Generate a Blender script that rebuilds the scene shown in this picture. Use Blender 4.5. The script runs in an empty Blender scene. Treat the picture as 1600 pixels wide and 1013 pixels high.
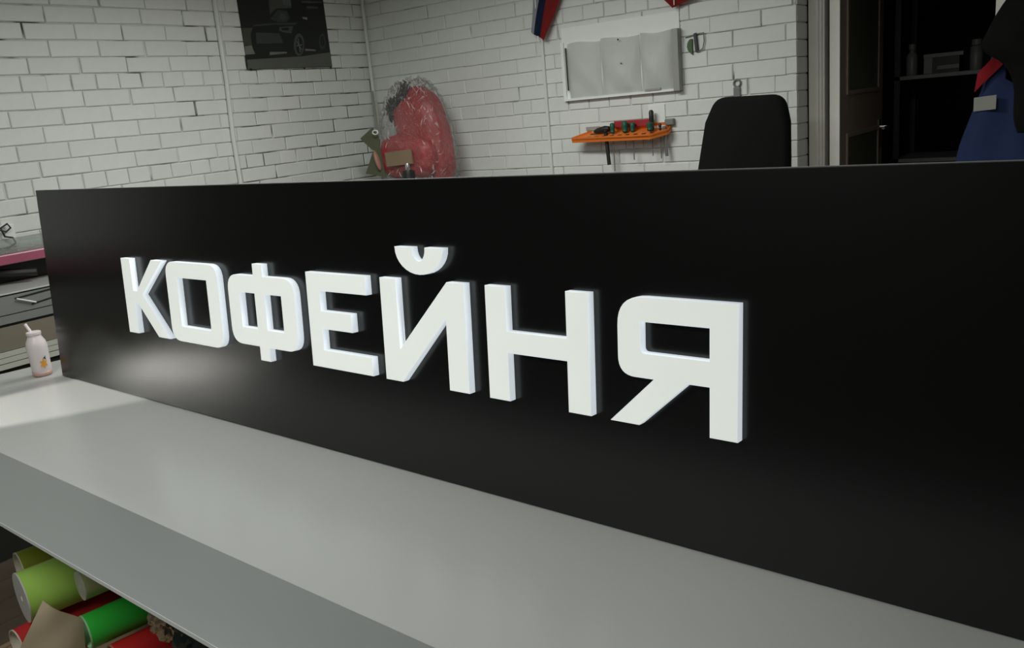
import bpy, bmesh, math, random
from mathutils import Vector, Matrix, Euler, noise
random.seed(7)
PI = math.pi
sc = bpy.context.scene
COL = sc.collection

# ------------------------------------------------------------------ camera
cam_d = bpy.data.cameras.new('camera'); cam = bpy.data.objects.new('camera', cam_d); COL.objects.link(cam)
cr = Vector((0.80289253, 0.5893284, -0.08975306)); cu = Vector((-0.07354685, 0.24733863, 0.96613377)); cf = Vector((-0.59156947, 0.76910054, -0.24192959))
M = Matrix(((cr.x, cu.x, -cf.x, 4.15998), (cr.y, cu.y, -cf.y, -4.15311), (cr.z, cu.z, -cf.z, 1.6), (0, 0, 0, 1)))
cam.matrix_world = M
cam_d.sensor_width = 36; cam_d.lens = 1335.48 / 1600 * 36
cam_d.clip_start = 0.05
sc.camera = cam
# ------------------------------------------------------------------ world, lights, exposure
w = bpy.data.worlds.new('world'); sc.world = w; w.use_nodes = True
w.node_tree.nodes['Background'].inputs[0].default_value = (0.75, 0.85, 0.8, 1)
w.node_tree.nodes['Background'].inputs[1].default_value = 0.02
sc.view_settings.view_transform = 'Standard'; sc.view_settings.look = 'None'
sc.view_settings.exposure = 0.0; sc.view_settings.gamma = 1.0; sc.view_settings.use_curve_mapping = False

def area_light(name, loc, target, sx, sy, power, col, spread=PI):
    d = bpy.data.lights.new(name, 'AREA'); d.shape = 'RECTANGLE'; d.size = sx; d.size_y = sy
    d.energy = power; d.color = col; d.spread = spread
    o = bpy.data.objects.new(name, d); COL.objects.link(o); o.location = loc
    o.rotation_euler = (Vector(target) - Vector(loc)).to_track_quat('-Z', 'Y').to_euler()
    return o
area_light('panel_fill_light', (1.75, -3.00, 2.40), (1.75, -3.00, 0), 0.9, 0.5, 8, (0.97, 1.0, 0.96))
area_light('panel_fill_light', (1.70, -1.60, 2.46), (1.70, -1.60, 0), 1.0, 0.3, 30, (0.97, 1.0, 0.96))  # added overhead fill for the back wall, no fitting
area_light('panel_fill_light', (2.80, -4.55, 2.45), (2.80, -4.55, 0), 1.1, 0.6, 32, (0.97, 1.0, 0.96))
area_light('panel_fill_light', (3.45, -1.80, 2.46), (3.45, -1.80, 0), 0.9, 0.3, 9, (0.99, 1.0, 0.95))  # added fill to brighten the door frame and open door
def spot(name, loc, target, power, col, deg, blend, rad):
    d = bpy.data.lights.new(name, 'SPOT'); d.energy = power; d.color = col; d.spot_size = math.radians(deg); d.spot_blend = blend; d.shadow_soft_size = rad
    o = bpy.data.objects.new(name, d); COL.objects.link(o); o.location = loc
    o.rotation_euler = (Vector(target) - Vector(loc)).to_track_quat('-Z', 'Y').to_euler()
spot('work_lamp', (0.82, -4.36, 1.30), (1.45, -2.97, 0.85), 185, (1.0, 0.98, 0.92), 17, 0.4, 0.02)
area_light('patch_helper_light', (0.56, -3.50, 0.985), (1.40, -3.10, 0.80), 0.60, 0.07, 0.14, (1.0, 0.98, 0.90), math.radians(24))  # added unseen strip light that makes the glossy patch on the sign

# ------------------------------------------------------------------ materials
def mat(name, col, rough=0.6, metal=0.0, var=0.06, scale=14.0, bump=0.0, bscale=60.0, emit=None, es=0.0, spec=0.5, rnd=0.0, dirt=None, dscale=3.0, dlo=0.55, dhi=0.75, dgrad=None):
    m = bpy.data.materials.new(name); m.use_nodes = True; nt = m.node_tree; N = nt.nodes; L = nt.links
    b = N['Principled BSDF']; b.inputs['Roughness'].default_value = rough; b.inputs['Metallic'].default_value = metal
    b.inputs['Specular IOR Level'].default_value = spec
    tc = N.new('ShaderNodeTexCoord')
    no = N.new('ShaderNodeTexNoise'); no.inputs['Scale'].default_value = scale; no.inputs['Detail'].default_value = 5
    L.new(tc.outputs['Object'], no.inputs['Vector'])
    mx = N.new('ShaderNodeMix'); mx.data_type = 'RGBA'
    mx.inputs[6].default_value = tuple(max(0, c * (1 - var)) for c in col) + (1,)
    mx.inputs[7].default_value = tuple(min(1, c * (1 + var)) for c in col) + (1,)
    L.new(no.outputs['Fac'], mx.inputs[0]); last = mx.outputs[2]
    if dirt:
        n2 = N.new('ShaderNodeTexNoise'); n2.inputs['Scale'].default_value = dscale; n2.inputs['Detail'].default_value = 6
        L.new(tc.outputs['Object'], n2.inputs['Vector'])
        rp = N.new('ShaderNodeMapRange'); rp.inputs['From Min'].default_value = dlo; rp.inputs['From Max'].default_value = dhi
        src = n2.outputs['Fac']
        if dgrad:
            sx = N.new('ShaderNodeSeparateXYZ'); L.new(tc.outputs['Object'], sx.inputs[0])
            mr = N.new('ShaderNodeMapRange'); mr.inputs['From Min'].default_value = dgrad[0]; mr.inputs['From Max'].default_value = dgrad[1]
            mr.inputs['To Min'].default_value = dgrad[2]; mr.inputs['To Max'].default_value = dgrad[3]
            L.new(sx.outputs[1], mr.inputs['Value']); ad = N.new('ShaderNodeMath'); L.new(src, ad.inputs[0]); L.new(mr.outputs['Result'], ad.inputs[1]); src = ad.outputs[0]
        L.new(src, rp.inputs['Value'])
        m2 = N.new('ShaderNodeMix'); m2.data_type = 'RGBA'; m2.inputs[7].default_value = tuple(dirt) + (1,)
        L.new(rp.outputs['Result'], m2.inputs[0]); L.new(last, m2.inputs[6]); last = m2.outputs[2]
    if rnd:
        oi = N.new('ShaderNodeObjectInfo'); hs = N.new('ShaderNodeHueSaturation')
        rr = N.new('ShaderNodeMapRange'); rr.inputs['To Min'].default_value = 1 - rnd; rr.inputs['To Max'].default_value = 1 + rnd
        L.new(oi.outputs['Random'], rr.inputs['Value']); L.new(rr.outputs['Result'], hs.inputs['Value'])
        L.new(last, hs.inputs['Color']); last = hs.outputs['Color']
    L.new(last, b.inputs['Base Color'])
    if bump:
        nb = N.new('ShaderNodeTexNoise'); nb.inputs['Scale'].default_value = bscale; nb.inputs['Detail'].default_value = 6
        L.new(tc.outputs['Object'], nb.inputs['Vector'])
        bp = N.new('ShaderNodeBump'); bp.inputs['Strength'].default_value = bump; bp.inputs['Distance'].default_value = 0.003
        L.new(nb.outputs['Fac'], bp.inputs['Height']); L.new(bp.outputs['Normal'], b.inputs['Normal'])
    if emit:
        b.inputs['Emission Color'].default_value = tuple(emit) + (1,); b.inputs['Emission Strength'].default_value = es
    return m

WHITE = (0.73, 0.745, 0.715)
M_brick = mat('painted_brick', WHITE, 0.5, var=0.04, scale=20, bump=0.35, bscale=35, rnd=0.035)
M_mortar = mat('painted_mortar', (0.60, 0.61, 0.58), 0.8, var=0.15, scale=9, bump=0.4, dirt=(0.07, 0.07, 0.055), dscale=4.0, dlo=0.53, dhi=0.64, dgrad=(-1.6, -0.5, -0.02, 0.12))
M_mortar_b = mat('painted_mortar_light', (0.68, 0.69, 0.66), 0.8, var=0.12, scale=9, bump=0.4, dirt=(0.10, 0.10, 0.08), dscale=5.0, dlo=0.54, dhi=0.68)
M_paint = mat('wall_paint', (0.72, 0.73, 0.70), 0.7, bump=0.1)
M_ceil = mat('ceiling_paint', (0.6, 0.6, 0.57), 0.8)
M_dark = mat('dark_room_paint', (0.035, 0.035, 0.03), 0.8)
M_floor = mat('floor_wood', (0.16, 0.125, 0.09), 0.45, var=0.3, scale=9, bump=0.15, rnd=0.12)
M_fbase = mat('floor_joint', (0.05, 0.04, 0.03), 0.9)
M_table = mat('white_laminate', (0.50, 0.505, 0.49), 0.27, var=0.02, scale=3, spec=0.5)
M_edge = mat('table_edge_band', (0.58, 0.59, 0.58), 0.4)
M_front_shade = mat('shaded_front_laminate', (0.245, 0.255, 0.25), 0.32, var=0.02, scale=3, spec=0.45)  # darker copy of the table laminate, shading of the front strip as colour
M_steel = mat('grey_steel', (0.25, 0.25, 0.25), 0.4, metal=0.7)
M_black = mat('black_plastic', (0.012, 0.013, 0.012), 0.45)
M_blackfab = mat('black_fabric', (0.004, 0.0045, 0.004), 0.9, bump=0.3, bscale=300, spec=0.2)
M_sign = mat('black_satin_panel', (0.004, 0.0045, 0.004), 0.25, var=0.1, scale=4, spec=0.6)
M_sedge = mat('panel_cut_edge', (0.12, 0.12, 0.12), 0.5)
M_lface = mat('opal_acrylic_face', (0.75, 0.77, 0.72), 0.35, emit=(0.96, 1.0, 0.96), es=0.42)
M_lside = mat('opal_acrylic_side', (0.80, 0.85, 0.90), 0.35, emit=(0.86, 0.94, 1.0), es=0.56)
M_jamb = mat('white_door_frame', (0.88, 0.86, 0.80), 0.45)
M_door = mat('dark_brown_door', (0.34, 0.27, 0.23), 0.5, var=0.2)
M_doorp = mat('door_panel_dark', (0.12, 0.12, 0.09), 0.4)
M_chrome = mat('chrome', (0.6, 0.6, 0.6), 0.25, metal=1)
M_orange = mat('orange_plastic', (0.80, 0.20, 0.03), 0.45)
M_green = mat('green_grip', (0.01, 0.09, 0.05), 0.5)
M_redp = mat('red_plastic', (0.35, 0.02, 0.025), 0.45)
M_acr = mat('white_acrylic', (0.85, 0.87, 0.84), 0.5, var=0.03, scale=5)
M_acrg = mat('grey_profile', (0.33, 0.33, 0.31), 0.4)
M_olive = mat('olive_card', (0.10, 0.11, 0.06), 0.7)
M_tape = mat('brown_tape', (0.24, 0.165, 0.10), 0.4)
M_redfab = mat('red_fabric', (0.38, 0.018, 0.024), 0.45, var=0.25, bump=0.5, bscale=25)
M_tan = mat('tan_piping', (0.34, 0.17, 0.12), 0.5)
M_blue = mat('blue_workwear', (0.010, 0.025, 0.095), 0.85, var=0.2, bump=0.3)
M_redfb = mat('red_workwear', (0.5, 0.02, 0.03), 0.85)
M_reflect = mat('reflective_tape', (0.55, 0.56, 0.52), 0.4)
M_pink = mat('pink_film', (0.34, 0.085, 0.14), 0.3, var=0.15, scale=10)
M_bench = mat('bench_grey', (0.20, 0.21, 0.20), 0.5)
M_bfront = mat('bench_brown_panel', (0.20, 0.175, 0.13), 0.6)
M_strip = mat('pale_rail', (0.50, 0.50, 0.44), 0.5)
M_bottle = mat('bottle_white', (0.78, 0.70, 0.70), 0.35)
M_btlp = mat('bottle_pink_print', (0.55, 0.35, 0.32), 0.4)
M_orangep = mat('orange_print', (0.75, 0.33, 0.04), 0.5)
M_leaf = mat('leaf_print', (0.05, 0.10, 0.02), 0.5)
M_card = mat('cardboard', (0.35, 0.25, 0.15), 0.8)
M_grey = mat('grey_plastic', (0.2, 0.21, 0.2), 0.4)
M_flagw = mat('flag_white', (0.5, 0.5, 0.55), 0.8); M_flagb = mat('flag_blue', (0.01, 0.02, 0.07), 0.8); M_flagr = mat('flag_red', (0.35, 0.02, 0.02), 0.8)

def film(name, tint=(0.9, 0.9, 0.9), fac=0.30, rough=0.12, bs=30, st=1.0):
    m = bpy.data.materials.new(name); m.use_nodes = True; nt = m.node_tree; N = nt.nodes; L = nt.links
    N.remove(N['Principled BSDF']); out = N['Material Output']
    tr = N.new('ShaderNodeBsdfTransparent'); tr.inputs[0].default_value = tint + (1,)
    gl = N.new('ShaderNodeBsdfGlossy'); gl.inputs['Roughness'].default_value = rough; gl.inputs[0].default_value = (0.9, 0.9, 0.9, 1)
    df = N.new('ShaderNodeBsdfDiffuse'); df.inputs[0].default_value = (0.6, 0.6, 0.58, 1)
    tc = N.new('ShaderNodeTexCoord'); no = N.new('ShaderNodeTexNoise'); no.inputs['Scale'].default_value = bs; no.inputs['Detail'].default_value = 4
    bp = N.new('ShaderNodeBump'); bp.inputs['Strength'].default_value = st; bp.inputs['Distance'].default_value = 0.05
    L.new(tc.outputs['Object'], no.inputs['Vector']); L.new(no.outputs['Fac'], bp.inputs['Height']); L.new(bp.outputs['Normal'], gl.inputs['Normal'])
    m1 = N.new('ShaderNodeMixShader'); m1.inputs[0].default_value = 0.3; L.new(gl.outputs[0], m1.inputs[1]); L.new(df.outputs[0], m1.inputs[2])
    m2 = N.new('ShaderNodeMixShader'); m2.inputs[0].default_value = fac; L.new(tr.outputs[0], m2.inputs[1]); L.new(m1.outputs[0], m2.inputs[2])
    L.new(m2.outputs[0], out.inputs[0]); return m
M_glint = mat('crease_glint', (0.72, 0.70, 0.68), 0.2)
M_film = film('clear_wrap_film', fac=0.16, rough=0.05, bs=40, st=1.0); M_filmd = film('smoky_film', (0.5, 0.55, 0.52), 0.4)

# ------------------------------------------------------------------ mesh helpers
def link(o, parent=None):
    COL.objects.link(o)
    if parent is not None: o.parent = parent
    return o
def obj(name, bm, m, parent=None, smooth=False, angle=None):
    me = bpy.data.meshes.new(name); bmesh.ops.recalc_face_normals(bm, faces=bm.faces[:]); bm.to_mesh(me); bm.free()
    for mm in (m if isinstance(m, (list, tuple)) else [m]): me.materials.append(mm)
    if smooth:
        for p in me.polygons: p.use_smooth = True
        if angle: 
            try: me.set_sharp_from_angle(angle=angle)
            except Exception: pass
    return link(bpy.data.objects.new(name, me), parent)
def tag(o, label, cat, group=None):
    o['label'] = label; o['category'] = cat
    if group: o['group'] = group
    return o
def thing(name, label, cat, loc=(0, 0, 0), rot=(0, 0, 0), group=None):
    o = bpy.data.objects.new(name, None); o.empty_display_size = 0.05; link(o); o.location = loc; o.rotation_euler = rot
    return tag(o, label, cat, group)
def struct(o): o['kind'] = 'structure'; return o
def box(bm, x0, x1, y0, y1, z0, z1, bev=0.0, mi=0):
    vs = [bm.verts.new(p) for p in ((x0, y0, z0), (x1, y0, z0), (x1, y1, z0), (x0, y1, z0), (x0, y0, z1), (x1, y0, z1), (x1, y1, z1), (x0, y1, z1))]
    fs = [bm.faces.new([vs[i] for i in f]) for f in ((3, 2, 1, 0), (4, 5, 6, 7), (0, 1, 5, 4), (1, 2, 6, 5), (2, 3, 7, 6), (3, 0, 4, 7))]
    for f in fs: f.material_index = mi
    if bev:
        es = list({e for f in fs for e in f.edges})
        r = bmesh.ops.bevel(bm, geom=es, offset=bev, segments=2, affect='EDGES', profile=0.5)
        for f in r['faces']: f.material_index = mi
    return vs
def mbox(name, m, parent, *a, **k):
    bm = bmesh.new(); box(bm, *a, **k); return obj(name, bm, m, parent)
def tube(bm, pts, r, seg=10, cap=True, mi=0, closed=False):
    pts = [Vector(p) for p in pts]; n = len(pts); rs = r if isinstance(r, (list, tuple)) else [r] * n
    t0 = (pts[1] - pts[0]).normalized(); ref = Vector((0, 0, 1)) if abs(t0.z) < 0.9 else Vector((1, 0, 0))
    a = t0.cross(ref).normalized(); rings = []
    for i, p in enumerate(pts):
        if closed: t = (pts[(i + 1) % n] - pts[i - 1]).normalized()
        else: t = ((pts[min(i + 1, n - 1)] - pts[max(i - 1, 0)])).normalized()
        a = (a - t * a.dot(t)).normalized(); b = t.cross(a)
        rings.append([bm.verts.new(p + (a * math.cos(2 * PI * k / seg) + b * math.sin(2 * PI * k / seg)) * rs[i]) for k in range(seg)])
    for i in range(n if closed else n - 1):
        A, B = rings[i], rings[(i + 1) % n]
        for k in range(seg):
            f = bm.faces.new((A[k], A[(k + 1) % seg], B[(k + 1) % seg], B[k])); f.material_index = mi
    if cap and not closed:
        bm.faces.new(rings[0][::-1]).material_index = mi; bm.faces.new(rings[-1]).material_index = mi
    return rings
def mtube(name, m, parent, pts, r, seg=10, **k):
    bm = bmesh.new(); tube(bm, pts, r, seg, **k); return obj(name, bm, m, parent, smooth=True, angle=0.7)
def lathe(bm, prof, seg=28, mi=0, c=(0, 0)):
    rings = []
    for r, z in prof:
        rings.append([bm.verts.new((c[0] + max(r, 1e-4) * math.cos(2 * PI * k / seg), c[1] + max(r, 1e-4) * math.sin(2 * PI * k / seg), z)) for k in range(seg)])
    for A, B in zip(rings, rings[1:]):
        for k in range(seg): bm.faces.new((A[k], A[(k + 1) % seg], B[(k + 1) % seg], B[k])).material_index = mi
    bm.faces.new(rings[0][::-1]).material_index = mi; bm.faces.new(rings[-1]).material_index = mi
def prism(bm, poly, y0, y1, mi=0, axis='y'):
    """poly in (a, b); extruded along axis"""
    def P(a, b, t): return (a, t, b) if axis == 'y' else ((t, a, b) if axis == 'x' else (a, b, t))
    A = [bm.verts.new(P(a, b, y0)) for a, b in poly]; B = [bm.verts.new(P(a, b, y1)) for a, b in poly]; n = len(poly)
    fs = [bm.faces.new(A), bm.faces.new(B[::-1])] + [bm.faces.new((A[i], B[i], B[(i + 1) % n], A[(i + 1) % n])) for i in range(n)]
    for f in fs: f.material_index = mi
def rounded(poly, rad, seg=6):
    out = []; n = len(poly)
    for i, p in enumerate(poly):
        r = rad[i] if isinstance(rad, (list, tuple)) else rad
        p = Vector(p); a = Vector(poly[i - 1]); b = Vector(poly[(i + 1) % n])
        if r <= 0: out.append((p.x, p.y)); continue
        da = (a - p).normalized(); db = (b - p).normalized()
        ang = da.angle(db); d = min(r / math.tan(ang / 2), (a - p).length * 0.49, (b - p).length * 0.49)
        s = p + da * d; e = p + db * d
        for k in range(seg + 1):
            t = k / seg; q = s * (1 - t) ** 2 + p * 2 * t * (1 - t) + e * t ** 2; out.append((q.x, q.y))
    return out
def sheet(name, m, parent, fn, nu, nv, thick=0.0, smooth=True, loopu=False):
    """grid surface fn(u, v) -> point, u, v in 0..1; solidified"""
    bm = bmesh.new(); g = [[bm.verts.new(fn(i / nu, j / nv)) for j in range(nv + 1)] for i in range(nu + (0 if loopu else 1))]
    k = len(g)
    for i in range(nu):
        for j in range(nv): bm.faces.new((g[i][j], g[(i + 1) % k][j], g[(i + 1) % k][j + 1], g[i][j + 1]))
    if thick: bmesh.ops.solidify(bm, geom=bm.faces[:], thickness=thick)
    return obj(name, bm, m, parent, smooth=smooth, angle=0.9)

# ------------------------------------------------------------------ room shell
ZC = 2.95
fl = struct(mbox('floor', M_fbase, None, -0.3, 6.6, -6.1, 0.4, -0.10, -0.006))
k = 0
pl_m = {}
for i, x in enumerate([j * 0.165 - 0.0 for j in range(40)]):
    y = -6.0 - random.random() * 0.8
    while y < 0.0:
        y0, y1 = max(y, -6.0), min(y + 1.2, 0.0)
        if y1 - y0 > 0.05 and x + 0.16 < 6.55:
            key = round(y1 - y0, 2)
            bm = bmesh.new(); box(bm, 0.0015, 0.1635, 0, y1 - y0 - 0.003, -0.006, 0.0)
            p = obj('floor_plank', bm, M_floor, fl); p.location = (x, y0, 0)
        y += 1.2
struct(mbox('ceiling', M_ceil, None, -0.3, 6.6, -6.1, 3.3, ZC, ZC + 0.1))
struct(mbox('wall_front', M_dark, None, -0.3, 6.6, -6.1, -6.0, 0, ZC))
struct(mbox('wall_right', M_paint, None, 6.5, 6.6, -6.0, 0.15, 0, ZC))
wl = struct(mbox('wall_left', M_mortar, None, -0.25, -0.0075, -6.0, 0.15, 0, ZC))
wb = struct(mbox('wall_back', M_mortar_b, None, -0.0075, 2.7725, 0.0065, 0.15, 0, ZC))
struct(mbox('wall_back_beyond_door', M_paint, None, 3.66, 6.5, 0.0, 0.15, 0, ZC))
struct(mbox('wall_over_door', M_paint, None, 2.7725, 3.66, 0.0, 0.15, 2.32, ZC))
# dark store room behind the doorway
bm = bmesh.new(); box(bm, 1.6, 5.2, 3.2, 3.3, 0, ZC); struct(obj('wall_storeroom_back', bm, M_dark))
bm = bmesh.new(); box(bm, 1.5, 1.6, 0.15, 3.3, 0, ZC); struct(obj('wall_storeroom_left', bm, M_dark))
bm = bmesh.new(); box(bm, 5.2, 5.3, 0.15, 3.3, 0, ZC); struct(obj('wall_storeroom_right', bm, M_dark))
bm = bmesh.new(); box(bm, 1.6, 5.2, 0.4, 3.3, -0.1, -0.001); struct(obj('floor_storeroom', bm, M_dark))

# bricks. Row k lies between joints k and k+1; joint k is at ZJ - 0.077 k
H = 0.077; ZJ = 2.26052
def brick_mesh(L, h, seed, prou=0.0075):
    rg = random.Random(seed); bm = bmesh.new()
    j = lambda a: rg.uniform(-a, a)
    x0, x1, z0, z1 = 0, L, 0, h; d = prou
    O = [(x0 + j(.001), z0 + j(.0014)), (x1 + j(.001), z0 + j(.0014)), (x1 + j(.001), z1 + j(.0014)), (x0 + j(.001), z1 + j(.0014))]
    i_ = 0.0035
    I = [(O[0][0] + i_, O[0][1] + i_), (O[1][0] - i_, O[1][1] + i_), (O[2][0] - i_, O[2][1] - i_), (O[3][0] + i_, O[3][1] - i_)]
    A = [bm.verts.new((a, 0.0005, b)) for a, b in O]; B = [bm.verts.new((a, -d + 0.003, b)) for a, b in O]
    C = [bm.verts.new((a, -d + j(.0008), b)) for a, b in I]
    for k in range(4):
        q = (k + 1) % 4
        bm.faces.new((A[k], A[q], B[q], B[k])); bm.faces.new((B[k], B[q], C[q], C[k]))
    bm.faces.new(C); bm.faces.new(A[::-1])
    me = bpy.data.meshes.new('brick'); bmesh.ops.recalc_face_normals(bm, faces=bm.faces[:]); bm.to_mesh(me); bm.free()
    me.materials.append(M_brick); return me
def brick_set(L, gap, gapz, n=6):
    return [brick_mesh(L - gap, H - gapz * random.uniform(0.6, 1.3), random.random()) for _ in range(n)]
LS = brick_set(0.24, 0.006, 0.005, 8); LH = brick_set(0.12, 0.005, 0.005, 6)
BS = brick_set(0.259, 0.004, 0.0038, 8); BH = brick_set(0.1295, 0.004, 0.0038, 6)
RB = brick_set(0.14, 0.003, 0.004, 5)
stuff_boxes = {'L': [], 'B': []}
def place(me, parent, mtx, w=None):
    o = bpy.data.objects.new('brick', me); link(o, parent); o.matrix_local = mtx
phL = {0: .117, 1: .003, 2: .108, 3: .236, 4: .060, 5: .223, 6: .101, 7: .237, 8: .101, 9: .188, 10: .013, 11: .085, 12: .197}
hdL = {-2, 4, 10, 16, 22}
RZ = Matrix.Rotation(PI / 2, 4, 'Z')      # local -Y faces +X
def rowphaseL(k):
    if k in phL: return phL[k]
    return (0.11 * (k % 2) + 0.013 * ((k * 7) % 5)) % 0.24
def rowphaseB(k):
    d = {2: .09, 3: .19, 4: .11, 5: .158, 6: .03, 7: .133, 8: .08, 9: .144, 10: .01, 11: .144, 12: .256, 13: .144}
    return d.get(k, (0.13 * (k % 2) + 0.01 * ((k * 5) % 4)) % 0.259)
phB = {2: .213, 7: .654, 8: .730, 9: .921, 10: .787, 11: .922, 12: .772, 13: .921, 6: .78, 5: .917, 4: .80, 3: .95}
def run(wall, k, zlo):
    """returns list of (start, length) along the wall for row k"""
    out = []
    if wall == 'L':
        hd = k in hdL; p = 0.12 if hd else 0.24; s = (rowphaseL(k) % p) - 6.24
        a = s
        while a < 0:
            b = min(a + p, 0.0); a0 = max(a, -6.0)
            if b - a0 > 0.02: out.append((a0, b, abs(b - a0 - p) < 1e-4, hd))
            a += p
    else:
        hd = k in (2, 8, 14, -4, 20); p = 0.1295 if hd else 0.259; ph = phB.get(k, 0.8 + 0.13 * (k % 2)); s = (ph % p) - p
        a = s
        while a < 2.78:
            b = min(a + p, 2.78); a0 = max(a, 0.0)
            if b - a0 > 0.02: out.append((a0, b, abs(b - a0 - p) < 1e-4, hd))
            a += p
    return out
def stuff_brick(bm, wall, a, b, z, h=H):
    g = 0.003; zz0, zz1 = z + 0.0022, z + h - 0.0022
    if wall == 'L': box(bm, -0.0078, 0.0, a + g, b - g, zz0, zz1)
    else: box(bm, a + 0.002, b - 0.002, 0.0, 0.0068, zz0, zz1)
bmL = bmesh.new(); bmB = bmesh.new(); nL = nB = 0
for kk in range(-9, 30):
    z = ZJ - H * (kk + 1)
    if z < 0.0 or z + H > ZC: continue
    for wall in 'LB':
        for a, b, full, hd in run(wall, kk, z):
            jit = random.uniform(-0.004, 0.004)
            if wall == 'L':
                vis = (-3 <= kk <= 13 and b > -2.62 and b > -2.75 + 0.0) and not (kk < 0 and b < -2.3)
                if kk in (12, 13): vis = b > -2.72 
                if vis and nL < 300:
                    me = random.choice(LH if hd else LS)
                    full_w = (0.115 if hd else 0.234); wd = b - a - 0.006
                    mt = Matrix.Translation((-0.0075 + random.uniform(-.0012, .0008), a + 0.003 + (jit if full else 0), z + 0.002)) @ Matrix.Rotation(random.uniform(-.004, .004), 4, 'X') @ RZ @ Matrix.Scale(wd / full_w, 4, (1, 0, 0))
                    place(me, wl, mt); nL += 1
                else: stuff_brick(bmL, 'L', a, b, z)
            else:
                vis = -1 <= kk <= 14
                if vis and nB < 280:
                    me = random.choice(BH if hd else BS)
                    full_w = (0.1255 if hd else 0.255); wd = b - a - 0.004
                    mt = Matrix.Translation((a + 0.002 + (jit if full else 0), 0.0065 + random.uniform(-.001, .001), z + 0.002)) @ Matrix.Rotation(random.uniform(-.005, .005), 4, 'Y') @ Matrix.Scale(wd / full_w, 4, (1, 0, 0))
                    place(me, wb, mt); nB += 1
                else: stuff_brick(bmB, 'B', a, b, z)
    # return face of the doorway
    if z > 0.9 and z < 2.4:
        me = random.choice(RB)
        place(me, wb, Matrix.Translation((2.7725, 0.010, z + 0.002)) @ RZ)
o = obj('brickwork', bmL, M_brick, wl); o['kind'] = 'stuff'
o = obj('brickwork', bmB, M_brick, wb); o['kind'] = 'stuff'

# wall trunking (thin vertical cable ducts, painted)
def duct(bmf, name, label, m, *b):
    bm = bmesh.new(); box(bm, *b, bev=0.002); return tag(obj(name, bm, m), label, 'pipe')
tag(mtube('wall_pipe', M_paint, None, [(0.014, -1.145, 0.3), (0.014, -1.145, 1.6), (0.014, -1.128, 1.9), (0.014, -1.112, 2.93)], 0.0125, 12), 'thick white pipe running up the left brick wall beside the car poster', 'pipe')
tag(mbox('cable_duct', M_paint, None, 1.357, 1.374, -0.016, -0.0005, 0.3, 2.93, bev=0.002), 'thin white cable duct on back wall beneath the hanging flag', 'pipe')
tag(mbox('cable_duct', M_paint, None, 2.183, 2.197, -0.010, -0.0005, 2.0, 2.93, bev=0.002), 'short white cable duct rising from the right side of the wall organizer', 'pipe')
tag(mtube('corner_pipe', M_paint, None, [(0.03, -0.03, 0.3), (0.03, -0.03, 1.60), (0.024, -0.024, 1.9), (0.02, -0.02, 2.93)], 0.011, 10), 'thin painted pipe running up the corner of the brick walls', 'pipe')

# ------------------------------------------------------------------ doorway
d1 = bmesh.new()
box(d1, 2.786, 2.846, 0.145, 0.175, 0, 2.32); box(d1, 2.800, 2.835, 0.13, 0.146, 0, 2.32)
box(d1, 2.846, 2.856, 0.16, 0.23, 0, 2.32)
box(d1, 3.572, 3.628, 0.12, 0.2, 0, 2.32); box(d1, 3.64, 3.662, 0.0, 0.2, 0, 2.32)
box(d1, 2.786, 3.66, 0.145, 0.2, 2.26, 2.32)
df = struct(obj('trim_1', d1, M_jamb))
door = struct(mbox('door_1', M_door, None, 2.884, 2.924, 0.172, 0.97, 0.01, 2.24, bev=0.002))
mbox('edge_strip', M_jamb, door, 2.880, 2.926, 0.160, 0.172, 0.01, 2.24)
bm = bmesh.new()
for (y0, y1, z0, z1) in ((0.30, 0.86, 1.545, 2.12), (0.30, 0.86, 0.25, 1.32)):
    fr = 0.02
    box(bm, 2.924, 2.931, y0 - fr, y1 + fr, z0 - fr, z0); box(bm, 2.924, 2.931, y0 - fr, y1 + fr, z1, z1 + fr)
    box(bm, 2.924, 2.931, y0 - fr, y0, z0, z1); box(bm, 2.924, 2.931, y1, y1 + fr, z0, z1)
obj('panel_moulding', bm, M_door, door)
for (y0, y1, z0, z1) in ((0.30, 0.86, 1.545, 2.12), (0.30, 0.86, 0.25, 1.32)): mbox('door_panel', M_doorp, door, 2.923, 2.926, y0, y1, z0, z1)
bm = bmesh.new(); box(bm, 2.924, 2.930, 0.88, 0.92, 1.22, 1.37); tube(bm, [(2.93, 0.90, 1.33), (2.975, 0.90, 1.33), (2.978, 0.77, 1.33)], 0.008, 8)
obj('door_handle', bm, M_chrome, door, smooth=True, angle=0.7)

# shelving in the dark room
sh = thing('storage_shelf', 'dark shelving unit standing inside the unlit room behind the doorway', 'shelf', (2.93, 1.2, 0))
for i, (x, y) in enumerate(((0, 0), (0.95, 0), (0, 0.4), (0.95, 0.4))): mbox('upright', M_black, sh, x, x + 0.03, y, y + 0.03, 0, 2.3)
for z in (0.35, 1.105, 1.565, 2.2): mbox('shelf_board', M_grey, sh, 0.0, 0.98, 0.0, 0.43, z, z + 0.02)
SB = 1.586
def lat(name, label, cat, loc, prof, m, cap=None, capm=None):
    t = thing(name, label, cat, loc); bm = bmesh.new(); lathe(bm, prof, 18); obj('body', bm, m, t, smooth=True, angle=0.8)
    if cap: bm = bmesh.new(); lathe(bm, cap, 18); obj('cap', bm, capm or m, t, smooth=True, angle=0.8)
    return t
lat('spray_bottle', 'slim grey bottle at the left end of the dark room shelf', 'bottle', (3.005, 1.28, SB), [(0.028, 0), (0.03, 0.01), (0.03, 0.105), (0.014, 0.13), (0.012, 0.14)], M_grey, [(0.018, 0.138), (0.02, 0.15), (0.018, 0.17), (0.006, 0.172)])
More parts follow.
